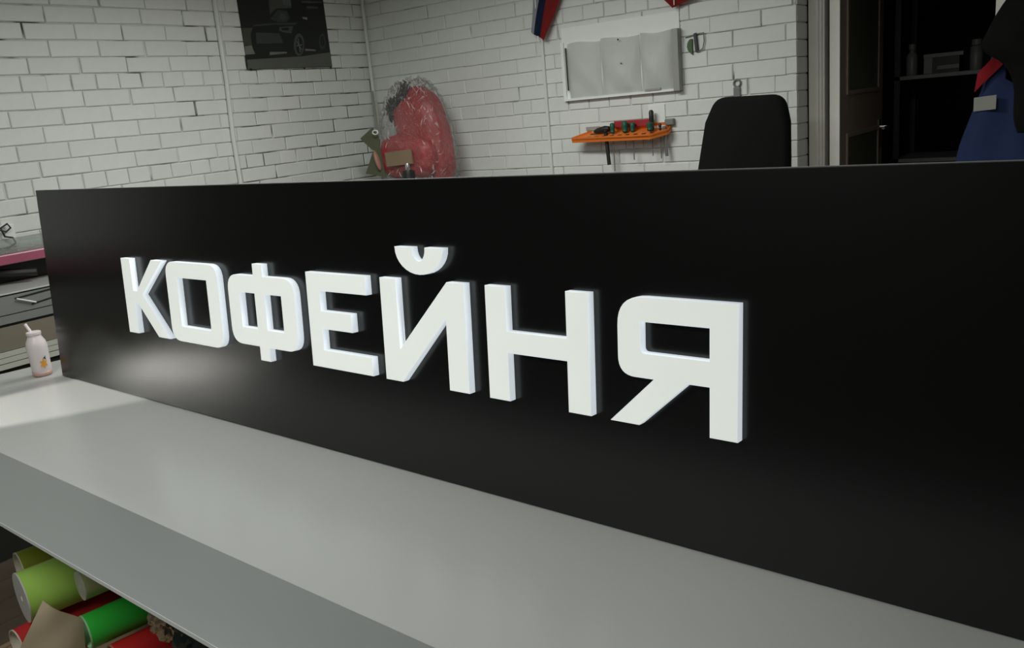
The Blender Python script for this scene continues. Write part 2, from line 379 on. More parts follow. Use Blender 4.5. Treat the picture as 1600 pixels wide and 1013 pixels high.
lat('small_jar', 'dark round jar near the right end of the dark room shelf', 'jar', (3.33, 1.28, SB), [(0.03, 0), (0.032, 0.02), (0.032, 0.12), (0.022, 0.13)], M_grey, [(0.026, 0.131), (0.026, 0.16)])
t = thing('tilted_box', 'pale open carton lying on the dark room shelf between two bottles', 'box', (3.08, 1.26, SB))
mbox('carton', M_black, t, 0, 0.17, 0, 0.12, 0, 0.085); mbox('lid', M_grey, t, -0.01, 0.19, -0.01, 0.12, 0.086, 0.106); mbox('label_strip', M_grey, t, 0.06, 0.17, -0.004, 0, 0.02, 0.04)
mbox('front_flap', M_grey, t, -0.008, 0.035, -0.006, -0.001, 0.002, 0.085)

# ------------------------------------------------------------------ poster on the left wall
ps = thing('car_poster', 'dark poster of a black car taped to the left brick wall', 'poster', (0, 0, 0))
def pm(name, c): return mat(name, c, 0.4, var=0.08)
bm = bmesh.new(); prism(bm, [(-0.966, 1.955), (-0.33, 1.959), (-0.335, 2.86), (-0.968, 2.86)], 0.0012, 0.003, axis='x'); obj('paper', bm, pm('poster_base', (0.010, 0.012, 0.010)), ps)
P_ = {'road': (0.10, 0.105, 0.095), 'side': (0.17, 0.18, 0.15), 'wl': (0.06, 0.06, 0.045), 'bld': (0.065, 0.07, 0.062), 'bb': (0.10, 0.11, 0.115), 'car': (0.006, 0.009, 0.008), 'mid': (0.04, 0.046, 0.044), 'hi': (0.16, 0.17, 0.16), 'lite': (0.25, 0.26, 0.23)}
PM = {k: pm('poster_' + k, v) for k, v in P_.items()}
shapes = [('road', 0, [(-0.961, 2.008), (-0.56, 2.024), (-0.333, 2.047), (-0.331, 1.962), (-0.965, 1.957)]),
 ('side', 1, [(-0.962, 2.081), (-0.914, 2.086), (-0.895, 2.04), (-0.9655, 2.035)]),
 ('wl', 1, [(-0.96, 2.179), (-0.888, 2.18), (-0.91, 2.147), (-0.912, 2.086), (-0.9655, 2.086)]),
 ('bld', 1, [(-0.733, 2.62), (-0.577, 2.62), (-0.588, 2.296), (-0.7, 2.292), (-0.751, 2.257)]),
 ('bb', 2, [(-0.634, 2.6), (-0.577, 2.6), (-0.586, 2.305), (-0.646, 2.315)]),
 ('bld', 1, [(-0.505, 2.342), (-0.344, 2.344), (-0.346, 2.333), (-0.507, 2.329)]),
 ('bld', 1, [(-0.47, 2.313), (-0.381, 2.312), (-0.383, 2.301), (-0.472, 2.298)]),
 ('car', 3, [(-0.906, 2.151), (-0.875, 2.193), (-0.739, 2.208), (-0.696, 2.288), (-0.559, 2.301), (-0.474, 2.291), (-0.462, 2.227), (-0.386, 2.189), (-0.371, 2.105), (-0.406, 2.052), (-0.545, 2.043), (-0.565, 2.026), (-0.625, 2.044), (-0.806, 2.032), (-0.889, 2.016), (-0.91, 2.069)]),
 ('mid', 4, [(-0.755, 2.232), (-0.691, 2.284), (-0.625, 2.278), (-0.61, 2.24), (-0.643, 2.218), (-0.704, 2.217)]),
 ('bld', 5, [(-0.69, 2.236), (-0.675, 2.265), (-0.645, 2.262), (-0.635, 2.24), (-0.66, 2.226)]),
 ('mid', 4, [(-0.879, 2.197), (-0.738, 2.21), (-0.558, 2.216), (-0.578, 2.203), (-0.719, 2.202), (-0.876, 2.188)]),
 ('mid', 4, [(-0.872, 2.156), (-0.705, 2.154), (-0.687, 2.100), (-0.878, 2.095)]),
 ('bld', 5, [(-0.699, 2.188), (-0.596, 2.196), (-0.615, 2.155), (-0.671, 2.159), (-0.703, 2.167)]),
 ('car', 6, [(-0.686, 2.182), (-0.626, 2.187), (-0.635, 2.17), (-0.68, 2.171)]),
 ('lite', 4, [(-0.514, 2.249), (-0.476, 2.248), (-0.479, 2.234), (-0.513, 2.239)]),
 ('hi', 4, [(-0.794, 2.05), (-0.67, 2.05), (-0.671, 2.042), (-0.798, 2.032)]),
 ('hi', 4, [(-0.528, 2.067), (-0.446, 2.063), (-0.448, 2.054), (-0.53, 2.056)]),
 ('bld', 4, [(-0.530, 2.091), (-0.539, 2.063), (-0.555, 2.04), (-0.573, 2.028), (-0.592, 2.028), (-0.605, 2.04), (-0.612, 2.063), (-0.611, 2.091), (-0.601, 2.119), (-0.586, 2.142), (-0.567, 2.154), (-0.549, 2.154), (-0.535, 2.142), (-0.528, 2.12)]),
 ('car', 5, [(-0.542, 2.087), (-0.55, 2.062), (-0.564, 2.044), (-0.578, 2.037), (-0.59, 2.044), (-0.596, 2.062), (-0.594, 2.087), (-0.586, 2.112), (-0.573, 2.13), (-0.559, 2.137), (-0.547, 2.13), (-0.541, 2.112)]),
 ('hi', 6, [(-0.590, 2.086), (-0.548, 2.093), (-0.548, 2.088), (-0.590, 2.081)]), ('hi', 6, [(-0.574, 2.128), (-0.569, 2.128), (-0.566, 2.048), (-0.572, 2.048)]),
 ('hi', 6, [(-0.590, 2.112), (-0.586, 2.115), (-0.552, 2.062), (-0.556, 2.059)]),
 ('mid', 4, [(-0.355, 2.11), (-0.363, 2.085), (-0.377, 2.067), (-0.392, 2.061), (-0.404, 2.067), (-0.411, 2.085), (-0.41, 2.109), (-0.402, 2.134), (-0.388, 2.152), (-0.373, 2.159), (-0.361, 2.152)]),
 ('car', 5, [(-0.365, 2.11), (-0.372, 2.09), (-0.388, 2.078), (-0.400, 2.09), (-0.400, 2.118), (-0.388, 2.140), (-0.374, 2.143)])]
keys = list(PM); bm = bmesh.new()
for c, lay, pts in shapes:
    n0 = len(bm.faces); vs = [bm.verts.new((0.00305 + 0.00012 * lay, a, b)) for a, b in pts]; f = bm.faces.new(vs[::-1]); f.material_index = keys.index(c)
obj('printed_picture', bm, [PM[k] for k in keys], ps)
for a in (-0.95, -0.56, -0.35): mbox('tape_tab', M_black, ps, 0.0031, 0.0038, a, a + 0.012, 1.948, 1.962)

# ------------------------------------------------------------------ wall organizer, rack and tools on the back wall
wo = thing('wall_organizer', 'white acrylic wall organizer with three bulging document pockets above the orange rack', 'organizer', (1.5, 0, 1.62))
mbox('back_panel', M_acr, wo, -0.005, 0.695, -0.008, -0.002, 0.0, 0.385)
for i, (a, b, wv) in enumerate(((0.03, 0.235, 0.022), (0.24, 0.47, 0.030), (0.475, 0.66, 0.034))):
    def fn(u, v, a=a, b=b, wv=wv, i=i):
        x = a + (b - a) * u; z = 0.012 + (0.30 - 0.012 + 0.006 * math.sin(u * 5 + i)) * v
        return (x, -0.012 - wv * (math.sin(PI * u) ** 0.6) * (0.25 + 0.75 * math.sin(PI * min(1, v * 0.9 + 0.1))) - 0.003 * math.sin(9 * v + 7 * u + i), z)
    sheet('pocket', M_acr, wo, fn, 14, 10, 0.002)
mbox('side_profile', M_acrg, wo, 0.668, 0.700, -0.045, -0.002, 0.0, 0.30)
mbox('bottom_ledge', M_acr, wo, 0.0, 0.668, -0.03, -0.008, 0.0, 0.012)
mbox('left_profile', M_acr, wo, -0.012, 0.008, -0.018, -0.008, 0.0, 0.31)
tag(mtube('black_marker', M_black, None, [(1.527, -0.026, 1.675), (1.524, -0.022, 1.90)], 0.0045, 8), 'thin black rod upright at the left edge of the wall organizer', 'rod')
for (x, z, r) in ((0.375, 0.165, 0.004), (0.365, 0.285, 0.005)):
    bm = bmesh.new(); lathe(bm, [(r, 0), (r, 0.0015)], 8); bmesh.ops.rotate(bm, verts=bm.verts, cent=(0, 0, 0), matrix=Matrix.Rotation(PI / 2, 3, 'X'))
    sw = obj('screw', bm, M_black, wo); sw.location = (x, -0.0455, z)
mbox('slot', M_acrg, wo, 0.50, 0.59, -0.036, -0.030, 0.012, 0.022)

rk = thing('tool_rack', 'orange plastic tool rack full of screwdrivers below the wall organizer', 'rack', (0, 0, 1.44), (0.28, 0, 0))
outl = rounded([(1.565, -0.105), (2.06, -0.125), (2.135, -0.06), (2.125, 0.0), (1.64, 0.0)], [0.008, 0.03, 0.02, 0.0, 0.01], 4)
bm = bmesh.new(); prism(bm, outl, -0.004, 0.004, axis='z'); obj('shelf_plate', bm, M_orange, rk)
bm = bmesh.new(); n = len(outl)
for i in range(n):
    a, b = Vector(outl[i]), Vector(outl[(i + 1) % n])
    if a.y > -0.002 and b.y > -0.002: continue
    d = (b - a).normalized() if (b - a).length > 1e-6 else Vector((1, 0)); nn_ = Vector((-d.y, d.x)) * 0.004
    vs = [(a.x, a.y), (b.x, b.y), (b.x + nn_.x, b.y + nn_.y), (a.x + nn_.x, a.y + nn_.y)]
    prism(bm, vs, -0.016, 0.012, axis='z')
obj('rim', bm, M_orange, rk)
mbox('back_plate', M_orange, rk, 1.66, 2.12, -0.004, -0.0005, 0.0, 0.03)
for i in range(9): mbox('slot', M_black, rk, 1.66 + i * 0.048, 1.682 + i * 0.048, -0.095, -0.08, 0.0035, 0.0052)
mbox('slot', M_black, rk, 1.66, 1.80, -0.05, -0.035, 0.0035, 0.0052)
def driver(label, x, y, hm, hl, hr, sl, sr=0.003, tilt=0.0, gm=M_steel, name='screwdriver', grp='tools in the orange rack'):
    t = thing(name, label, 'tool', (x, y, 1.431), (0, tilt, 0), grp)
    bm = bmesh.new(); lathe(bm, [(hr * .6, 0.0), (hr, 0.008), (hr * .8, hl * .3), (hr, hl * .55), (hr * .95, hl * .9), (hr * .5, hl)], 12); obj('handle', bm, hm, t, smooth=True, angle=0.9)
    mtube('shaft', gm, t, [(0, 0, 0.004), (0, 0, -sl)], sr, 8)
driver('screwdriver with dark green grip and long thin shaft left of the rack centre', 1.815, -0.07, M_green, 0.055, 0.014, 0.20, 0.0028)
driver('short green gripped screwdriver in the middle of the orange rack', 1.885, -0.06, M_green, 0.06, 0.017, 0.09, 0.0025)
driver('stubby green gripped screwdriver right of the rack centre', 1.925, -0.05, M_green, 0.05, 0.014, 0.145, 0.0032)
driver('green gripped screwdriver under the tall black knob on the rack', 2.045, -0.085, M_green, 0.045, 0.017, 0.07, 0.003)
driver('tall round topped black handled screwdriver at the right of the rack', 2.035, -0.045, M_black, 0.105, 0.013, 0.13, 0.003)
driver('slim tool with thin dark shaft hanging at the right end of the rack', 2.085, -0.05, M_black, 0.035, 0.008, 0.145, 0.003)
driver('flat file with thick black shank hanging below the left of the rack', 1.775, -0.075, M_black, 0.02, 0.010, 0.165, 0.0105, -0.06, M_black, 'flat_file')
driver('grey file with wide shank hanging below the right end of the rack', 2.105, -0.04, M_grey, 0.02, 0.012, 0.135, 0.0085, -0.05, M_steel, 'flat_file')
tag(mtube('black_grip_tool', M_black, None, [(1.69, -0.05, 1.445), (1.71, -0.05, 1.449), (1.76, -0.052, 1.456), (1.785, -0.053, 1.456)], [0.008, 0.015, 0.018, 0.014], 12), 'black rubber grip lying at the left of the orange rack', 'tool', 'tools in the orange rack')
tag(mbox('red_level', M_redp, None, 1.80, 2.03, -0.028, -0.008, 1.456, 1.492, bev=0.003), 'red bar lying along the back of the orange rack', 'tool', 'tools in the orange rack')
tag(mbox('white_card', M_acr, None, 2.00, 2.095, -0.008, -0.001, 1.43, 1.56), 'blank white card standing against the wall behind the rack', 'card')
tag(mbox('dark_clamp', M_bench, None, 2.10, 2.15, -0.03, -0.001, 1.452, 1.485, bev=0.006), 'small dark clamp stuck to the wall at the right end of the rack', 'clamp')
tag(mbox('steel_ruler', M_acrg, None, 1.615, 1.70, -0.012, -0.004, 1.452, 1.472), 'short steel strip sticking out at the left end of the rack', 'ruler')

hk = thing('hanging_snips', 'dark green snips with wire loop hanging right of the wall organizer', 'tool', (0, 0, 0))
pts = [(2.262, 1.862)] + [(2.262 - 0.027 * math.sin(t) , 1.828 + 0.036 * math.cos(t)) for t in [i * PI / 8 for i in range(1, 8)]] + [(2.262, 1.785)]
bm = bmesh.new(); prism(bm, pts, -0.014, -0.004); obj('jaw_plate', bm, M_leaf, hk)
bm = bmesh.new(); prism(bm, [(2.272, 1.885), (2.286, 1.888), (2.294, 1.80), (2.280, 1.795)], -0.016, -0.004); obj('bar', bm, M_black, hk)
mtube('wire_loop', M_bench, hk, [(2.225, -0.006, 1.872), (2.29, -0.012, 1.882), (2.325, -0.012, 1.884), (2.327, -0.012, 1.845), (2.318, -0.012, 1.81), (2.29, -0.012, 1.796)], 0.0028, 6)
wr = thing('ring_spanner', 'grey ring ended tool hanging on the wall above the chair back', 'tool', (2.488, -0.008, 1.60))
bm = bmesh.new(); tube(bm, [(0.017 * math.cos(t), 0, 0.028 + 0.017 * math.sin(t)) for t in [i * PI / 8 for i in range(16)]], 0.0045, 8, closed=True); obj('ring', bm, M_bench, wr, smooth=True)
mbox('shank', M_grey, wr, -0.018, 0.016, -0.006, 0.006, -0.16, 0.010, bev=0.003)

tag(mbox('grey_strip', M_acrg, None, 0.052, 0.074, -0.075, -0.070, 0.0, 1.80), 'narrow grey plastic strip standing upright in the brick corner behind the red pack', 'strip', 'strips standing in the corner')
tag(mbox('grey_strip', M_strip, None, 0.082, 0.098, -0.078, -0.073, 0.0, 1.73), 'shorter pale plastic strip standing upright in the brick corner', 'strip', 'strips standing in the corner')

# flags
def flag(name, label, quad, loc_tip, stick):
    t = thing(name, label, 'flag')
    q = [Vector(p) for p in quad]      # top-left, top-right, bottom-right, bottom-left
    for (a, b, m, nm) in ((0.0, 0.30, M_flagw, 'white_stripe'), (0.30, 0.60, M_flagb, 'blue_stripe'), (0.60, 1.0, M_flagr, 'red_stripe')):
        def fn(u, v, a=a, b=b):
            s = a + (b - a) * u; top = q[0].lerp(q[1], s); bot = q[3].lerp(q[2], s); p = top.lerp(bot, v)
            p.y += 0.012 * math.sin(s * 7 + v * 3); return p
        sheet(nm, m, t, fn, 5, 10, 0.001)
    if stick: mtube('stick', M_jamb, t, stick, 0.003, 6)
    return t
flag('hanging_flag', 'whole white blue and red striped flag hanging above the thin cable duct', [(1.365, -0.05, 2.30), (1.56, -0.05, 2.22), (1.407, -0.05, 1.952), (1.325, -0.05, 2.01)], None, [(1.366, -0.045, 1.95), (1.366, -0.045, 2.32), (1.366, -0.020, 2.42)])
flag('hanging_flag', 'flag at the top edge of the photo with only its red corner showing', [(1.98, -0.05, 2.25), (2.178, -0.05, 2.018), (2.30, -0.05, 2.05), (2.20, -0.05, 2.34)], None, [(2.19, -0.045, 2.03), (2.19, -0.045, 2.34), (2.19, -0.002, 2.42)])
tag(mtube('loose_thread', M_strip, None, [(1.455, -0.004, 2.16), (1.463, -0.010, 2.08), (1.470, -0.006, 2.03), (1.478, -0.004, 1.95)], 0.0018, 5), 'thin loose thread dangling on the wall right of the flag', 'thread')

# ------------------------------------------------------------------ wrapped red pack in the corner, cabinet and black bottle
cab = thing('low_cabinet', 'low grey cabinet in the corner hidden behind the sign', 'cabinet', (0.12, -0.62, 0))
mbox('carcass', M_bench, cab, 0, 1.0, 0, 0.5, 0.0, 1.08, bev=0.003); mbox('door', M_grey, cab, 0.01, 0.495, -0.018, -0.001, 0.05, 1.06, bev=0.002); mbox('door', M_grey, cab, 0.505, 0.99, -0.018, -0.001, 0.05, 1.06, bev=0.002)
wp = thing('wrapped_pack', 'red padded pack wrapped in clear plastic film standing in the wall corner', 'package', (0.52, -0.27, 1.08))
def blob(name, m, parent, c, r, e=2.6, nz=0.0, nf=6, seed=0, seg=48, rings=36, rot=None):
    bm = bmesh.new(); bmesh.ops.create_uvsphere(bm, u_segments=seg, v_segments=rings, radius=1)
    for v in bm.verts:
        p = v.co.copy(); q = Vector([math.copysign(abs(x) ** (2 / e), x) for x in p])
        if nz: q += p.normalized() * nz * (noise.noise(p * nf + Vector((seed, seed, seed))) - 1.6 * abs(noise.noise(p * nf * 2.2 + Vector((seed, 3, 1)))))
        q = Vector((q.x * r[0], q.y * r[1], q.z * r[2]))
        if rot: q = rot @ q
        v.co = q + Vector(c)
    return obj(name, bm, m, parent, smooth=True)
rot = Matrix.Rotation(math.radians(-6), 3, 'Y')
blob('pack_body', M_redfab, wp, (0.125, 0.0, 0.385), (0.185, 0.11, 0.325), 2.5, 0.07, 3, 1, rot=Matrix.Rotation(math.radians(-9), 3, 'Y'))
blob('front_pocket', M_redfab, wp, (0.075, -0.10, 0.305), (0.215, 0.080, 0.135), 2.8, 0.05, 3, 4, rot=Matrix.Rotation(math.radians(3), 3, 'Y'))
tp = mbox('tape_patch', M_tape, wp, -0.005, 0.205, -0.196, -0.186, 0.262, 0.345); tp.rotation_euler = (0, math.radians(-3), 0)
blob('pocket_end', M_tan, wp, (-0.100, -0.185, 0.300), (0.014, 0.02, 0.06), 2.0, rot=Matrix.Rotation(math.radians(-16), 3, 'Y'))
bm = bmesh.new(); prism(bm, [(-0.245, 0.435), (-0.13, 0.495), (-0.08, 0.42), (-0.10, 0.36), (-0.15, 0.36)], -0.165, -0.160); obj('card_flap', bm, M_olive, wp)
bm = bmesh.new(); prism(bm, [(-0.14, 0.355), (-0.08, 0.37), (-0.06, 0.20), (-0.225, 0.225)], -0.175, -0.170); obj('card_flap', bm, M_olive, wp)
blob('dark_bundle', M_black, wp, (0.045, -0.05, 0.660), (0.040, 0.05, 0.085), 2.0, 0.5, 3, 2, rot=Matrix.Rotation(math.radians(28), 3, 'Y'))
blob('dark_bundle', M_black, wp, (-0.055, -0.05, 0.585), (0.030, 0.05, 0.070), 2.0, 0.5, 3, 9)
bm = bmesh.new(); tube(bm, [(-0.085 + 0.022 * math.cos(t), -0.19, 0.465 + 0.012 * math.sin(t)) for t in [i * PI / 6 for i in range(12)]], 0.004, 6, closed=True); obj('wire_tie', bm, M_acr, wp, smooth=True)
bm = bmesh.new(); bmesh.ops.create_uvsphere(bm, u_segments=90, v_segments=70, radius=1)
for v in bm.verts:
    p = v.co.copy(); q = Vector([math.copysign(abs(x) ** (2 / 3.0), x) for x in p]); nz = abs(noise.noise(p * 4)) * 0.16 + abs(noise.noise(p * 9 + Vector((3, 1, 2)))) * 0.12 + abs(noise.noise(p * 22)) * 0.035
    q *= (1 - nz); zz = q.z
    wdt = 1.05 - 0.10 * zz - (0.35 * max(0, zz - 0.1)) ; sh = 0.02 - 0.03 * zz if zz < 0 else 0.02 + 0.02 * zz
    v.co = Vector((0.065 + sh + q.x * 0.245 * wdt, -0.03 + q.y * 0.165, 0.385 + q.z * 0.385))
wrap_pts = [(v.co.copy(), v.normal.copy()) for v in bm.verts if v.co.y < -0.05 and v.co.z > 0.02]
obj('clear_wrap', bm, M_film, wp)
rg = random.Random(5); bm = bmesh.new()
for k in range(200):  # pale streaks stand in for glints along the film's creases
    c, _n = rg.choice(wrap_pts)
    if c.x < -0.03 and c.z > 0.25: continue
    if -0.02 < c.x < 0.22 and 0.24 < c.z < 0.36 and rg.random() < 0.8: continue
    a = rg.uniform(0.2, 2.6); L_ = rg.uniform(0.012, 0.05); d = Vector((math.cos(a), 0, math.sin(a))) * L_ / 2
    m_ = c + Vector((rg.uniform(-.006, .006), -0.004, rg.uniform(-.006, .006)))
    tube(bm, [c - d, m_, c + d], [0.0004, rg.uniform(0.0009, 0.0024), 0.0004], 4)
cz = obj('crease_glint', bm, M_glint, wp); cz['kind'] = 'stuff'
lat('black_bottle', 'black bottle with bright silver cap in front of the wrapped red pack', 'bottle', (0.72, -0.52, 1.08), [(0.035, 0), (0.037, 0.01), (0.037, 0.225), (0.034, 0.238), (0.012, 0.243)], M_black, [(0.013, 0.240), (0.014, 0.268), (0.01, 0.28)], M_chrome)

# ------------------------------------------------------------------ office chair
ch = thing('office_chair', 'black fabric office chair with rounded back standing before the brick wall', 'chair', (2.72, -0.78, 0))
outb = rounded([(-0.205, 0.86), (0.195, 0.86), (0.200, 1.30), (0.206, 1.562), (-0.085, 1.572), (-0.150, 1.545), (-0.205, 1.30)], [0.06, 0.06, 0.0, 0.10, 0.03, 0.05, 0.0], 7)
outb = rounded([(-0.235, 0.92), (0.195, 0.92), (0.205, 1.30), (0.206, 1.45), (0.185, 1.565), (-0.105, 1.572), (-0.160, 1.47), (-0.207, 1.263)], [0.06, 0.06, 0.0, 0.05, 0.075, 0.075, 0.05, 0.1], 6)
bm = bmesh.new()
cx_, cz_ = 0.0, 1.25
for (sc_, yy) in ((0.90, 0.0),): pass
rings = []
for yy, s in ((0.195, 0.90), (0.200, 0.965), (0.215, 1.0), (0.245, 1.0), (0.262, 0.965), (0.268, 0.90)):
    rings.append([bm.verts.new((cx_ + (a - cx_) * s if True else a, yy + 0.05 * (1.55 - b) * 0.4 + 0.25 * (a * a), cz_ + (b - cz_) * (1 - (1 - s) * 0.6))) for a, b in outb])
for A, B in zip(rings, rings[1:]):
    for i in range(len(A)): bm.faces.new((A[i], A[(i + 1) % len(A)], B[(i + 1) % len(A)], B[i]))
bm.faces.new(rings[0]); bm.faces.new(rings[-1][::-1])
obj('backrest', bm, M_blackfab, ch, smooth=True, angle=1.2)
bm = bmesh.new(); prism(bm, rounded([(-0.24, -0.25), (0.24, -0.25), (0.23, 0.2), (-0.23, 0.2)], 0.08, 5), 0.58, 0.66, axis='z'); bmesh.ops.bevel(bm, geom=[e for e in bm.edges if abs(e.verts[0].co.z - e.verts[1].co.z) < 1e-5], offset=0.02, segments=2, affect='EDGES'); obj('seat', bm, M_blackfab, ch, smooth=True, angle=1.0)
mtube('back_bracket', M_black, ch, [(0, 0.05, 0.56), (0, 0.24, 0.57), (0, 0.30, 0.70), (0, 0.30, 1.05)], 0.022, 10)
mtube('gas_column', M_steel, ch, [(0, 0, 0.10), (0, 0, 0.58)], 0.028, 14)
for i in range(5):
    a = i * 2 * PI / 5 + 0.3; l = bmesh.new(); tube(l, [(0, 0, 0.13), (0.28 * math.cos(a), 0.28 * math.sin(a), 0.085)], [0.03, 0.018], 8); leg = obj('leg', l, M_black, ch, smooth=True)
    bm = bmesh.new(); lathe(bm, [(0.015, -0.022), (0.028, -0.018), (0.028, 0.018), (0.015, 0.022)], 14); bmesh.ops.rotate(bm, verts=bm.verts, cent=(0, 0, 0), matrix=Matrix.Rotation(PI / 2, 3, 'X') ); cst = obj('caster', bm, M_black, leg, smooth=True, angle=0.8); cst.location = (0.28 * math.cos(a), 0.28 * math.sin(a), 0.030)

# ------------------------------------------------------------------ jackets on hooks, right of the doorway
hr_ = thing('coat_hook_rail', 'coat hook rail holding the two jackets right of the doorway', 'hook rail', (3.70, 0, 1.93))
mbox('rail', M_door, hr_, 0, 0.6, -0.02, -0.001, 0, 0.07)
for x in (0.10, 0.22, 0.45): mtube('hook', M_steel, hr_, [(x, -0.02, 0.05), (x, -0.15, 0.045), (x, -0.20, 0.08)], 0.006, 8)
def garment(name, label, secs, m, seed, fold=0.012):
    """secs: (z, x_left, x_right, y_front, y_back)"""
    t = thing(name, label, 'jacket')
    bm = bmesh.new(); rings = []; seg = 40
    zs = []
    for i in range(len(secs) - 1):
        for k in range(4):
            f = k / 4; a_, b_, c_, d_ = secs[max(i - 1, 0)], secs[i], secs[i + 1], secs[min(i + 2, len(secs) - 1)]
            zs.append([0.5 * (2 * b_[j] + (c_[j] - a_[j]) * f + (2 * a_[j] - 5 * b_[j] + 4 * c_[j] - d_[j]) * f * f + (3 * b_[j] - a_[j] - 3 * c_[j] + d_[j]) * f ** 3) for j in range(5)])
    zs.append(list(secs[-1]))
    for (z, xl, xr, yf, yb) in zs:
        cx, cy = (xl + xr) / 2, (yf + yb) / 2; rx, ry = (xr - xl) / 2, abs(yb - yf) / 2; ring = []
        for k in range(seg):
            a = 2 * PI * k / seg; ca, sa = math.cos(a), math.sin(a)
            d = fold * (math.sin(a * 7 + seed + z * 3) + 0.7 * noise.noise(Vector((ca * 2, sa * 2 + seed, z * 5))))
            ring.append(bm.verts.new((cx + math.copysign(abs(ca) ** 0.85, ca) * (rx + d * 0.6), min(cy + math.copysign(abs(sa) ** 0.85, sa) * (ry + d), -0.005), z)))
        rings.append(ring)
    for A, B in zip(rings, rings[1:]):
        for k in range(seg): bm.faces.new((A[k], A[(k + 1) % seg], B[(k + 1) % seg], B[k]))
    bm.faces.new(rings[0]); bm.faces.new(rings[-1][::-1])
    obj('shell', bm, m, t, smooth=True); return t
bj = garment('work_jacket', 'blue workwear jacket with red yoke and pale reflective patch hanging by the doorway', [(1.88, 3.76, 3.84, -0.12, -0.05), (1.76, 3.66, 3.94, -0.15, -0.04), (1.66, 3.60, 4.00, -0.16, -0.03), (1.52, 3.565, 4.03, -0.17, -0.03), (1.38, 3.52, 4.04, -0.17, -0.03), (1.25, 3.485, 4.05, -0.175, -0.03), (1.05, 3.47, 4.06, -0.18, -0.03), (0.95, 3.47, 4.06, -0.18, -0.03)], M_blue, 2.0, 0.010)
sheet('reflective_patch', M_reflect, bj, lambda u, v: (3.545 + 0.085 * u, -0.150 - 0.035 * u, 1.480 - 0.055 * v + 0.006 * u), 6, 3, 0.003)
def yoke(u, v):
    x = 3.555 + 0.16 * u; z = 1.575 + 0.16 * u - 0.075 * v; return (x - 0.01 * v, -0.150 - 0.035 * u ** 0.7 - 0.006 * math.sin(9 * u), z)
sheet('red_yoke', M_redfb, bj, yoke, 10, 4, 0.008)
sheet('white_trim', M_reflect, bj, lambda u, v: (3.660 + 0.03 * u, -0.196, 1.60 - 0.055 * v - 0.02 * u), 3, 3, 0.003)
bc = garment('black_coat', 'black coat hanging in front of the blue jacket at the right edge', [(2.00, 3.84, 3.90, -0.29, -0.22), (1.95, 3.76, 4.0, -0.31, -0.215), (1.84, 3.665, 4.08, -0.33, -0.215), (1.74, 3.610, 4.1, -0.34, -0.215), (1.665, 3.590, 4.1, -0.34, -0.215), (1.60, 3.665, 4.1, -0.34, -0.215), (1.52, 3.700, 4.1, -0.34, -0.215), (1.40, 3.705, 4.1, -0.34, -0.215), (1.34, 3.72, 4.1, -0.33, -0.22)], M_blackfab, 5.0, 0.006)

# ------------------------------------------------------------------ bench with plotter behind the table, left
SX = 0.50; SY0 = -3.75; SY1 = -1.75; BZ = 1.072
bn = thing('work_bench', 'grey drawer bench with white top along the left brick wall', 'bench', (0, 0, 0))
mbox('bench_top', M_table, bn, 0.012, SX, SY0, SY1, BZ - 0.006, BZ, bev=0.001)
bm = bmesh.new(); box(bm, 0.02, SX - 0.01, SY0 + 0.02, SY1 - 0.02, 0.0, BZ - 0.008)
obj('carcass', bm, M_dark, bn)  # near-black colour stands in for the shade under the table
fr = mbox('drawer_front', M_bench, bn, SX - 0.008, SX + 0.004, SY0 + 0.01, SY1 - 0.01, 0.988, BZ - 0.012)
mbox('lower_rail', M_bench, bn, SX - 0.008, SX + 0.006, SY0 + 0.01, SY1 - 0.01, 0.952, 0.984)
bm = bmesh.new(); prism(bm, [(-2.66, 1.048), (-2.42, 1.062), (-2.42, 1.055), (-2.655, 1.042)], SX + 0.003, SX + 0.006, axis='x'); obj('handle_slot', bm, M_black, fr)
bm = bmesh.new(); prism(bm, [(-2.60, 1.012), (-2.42, 1.030), (-2.42, 1.025), (-2.60, 1.006)], SX + 0.003, SX + 0.006, axis='x'); obj('handle_slot', bm, M_black, fr)
bm = bmesh.new(); tube(bm, [(SX + 0.012, -2.655, 1.044), (SX + 0.012, -2.585, 1.014)], 0.0035, 6); obj('handle_edge', bm, M_acr, fr)
mbox('shadow_gap', M_black, bn, SX - 0.009, SX - 0.004, SY0 + 0.01, SY1 - 0.01, 0.942, 0.952)
mbox('brown_panel', M_bfront, bn, SX - 0.008, SX + 0.002, SY0 + 0.01, SY1 - 0.01, 0.845, 0.940)
for i, z in enumerate((0.775, 0.799, 0.822)): mbox('pale_rail', M_strip, bn, SX - 0.008, SX + 0.012 - 0.002 * i, SY0 + 0.01, SY1 - 0.01, z, z + 0.0205)
wd = thing('added_cabinet', 'added tall dark cabinet, unseen, keeping the sign reflection dark', 'cabinet', (0.03, -5.9, 0))  # added out of view so the sign reflects something dark
mbox('carcass', M_dark, wd, 0, 0.6, 0, 2.1, 0, 2.2, bev=0.004)
for k in range(4): mbox('cabinet_door', M_dark, wd, 0.602, 0.62, 0.01 + k * 0.524, 0.52 + k * 0.524, 0.02, 2.18, bev=0.002)
pt = thing('cutting_plotter', 'black plotter under pink film standing on the bench', 'plotter', (0.26, -2.6, BZ))
mbox('base_rail', M_black, pt, -0.14, -0.07, -1.0, 0.38, 0.0, 0.085, bev=0.004)
mbox('end_block', M_black, pt, -0.10, 0.06, -1.02, -1.001, 0.0, 0.10)
mbox('pink_cover', M_pink, pt, -0.11, 0.075, -1.0, 0.36, 0.092, 0.135, bev=0.006)
def ff(u, v): return (-0.19 + 0.26 * v, -1.0 + 1.33 * u, 0.175 - 0.038 * v + 0.006 * noise.noise(Vector((u * 9, v * 5, 0))))
sheet('film_sheet', M_filmd, pt, ff, 24, 6, 0.0)
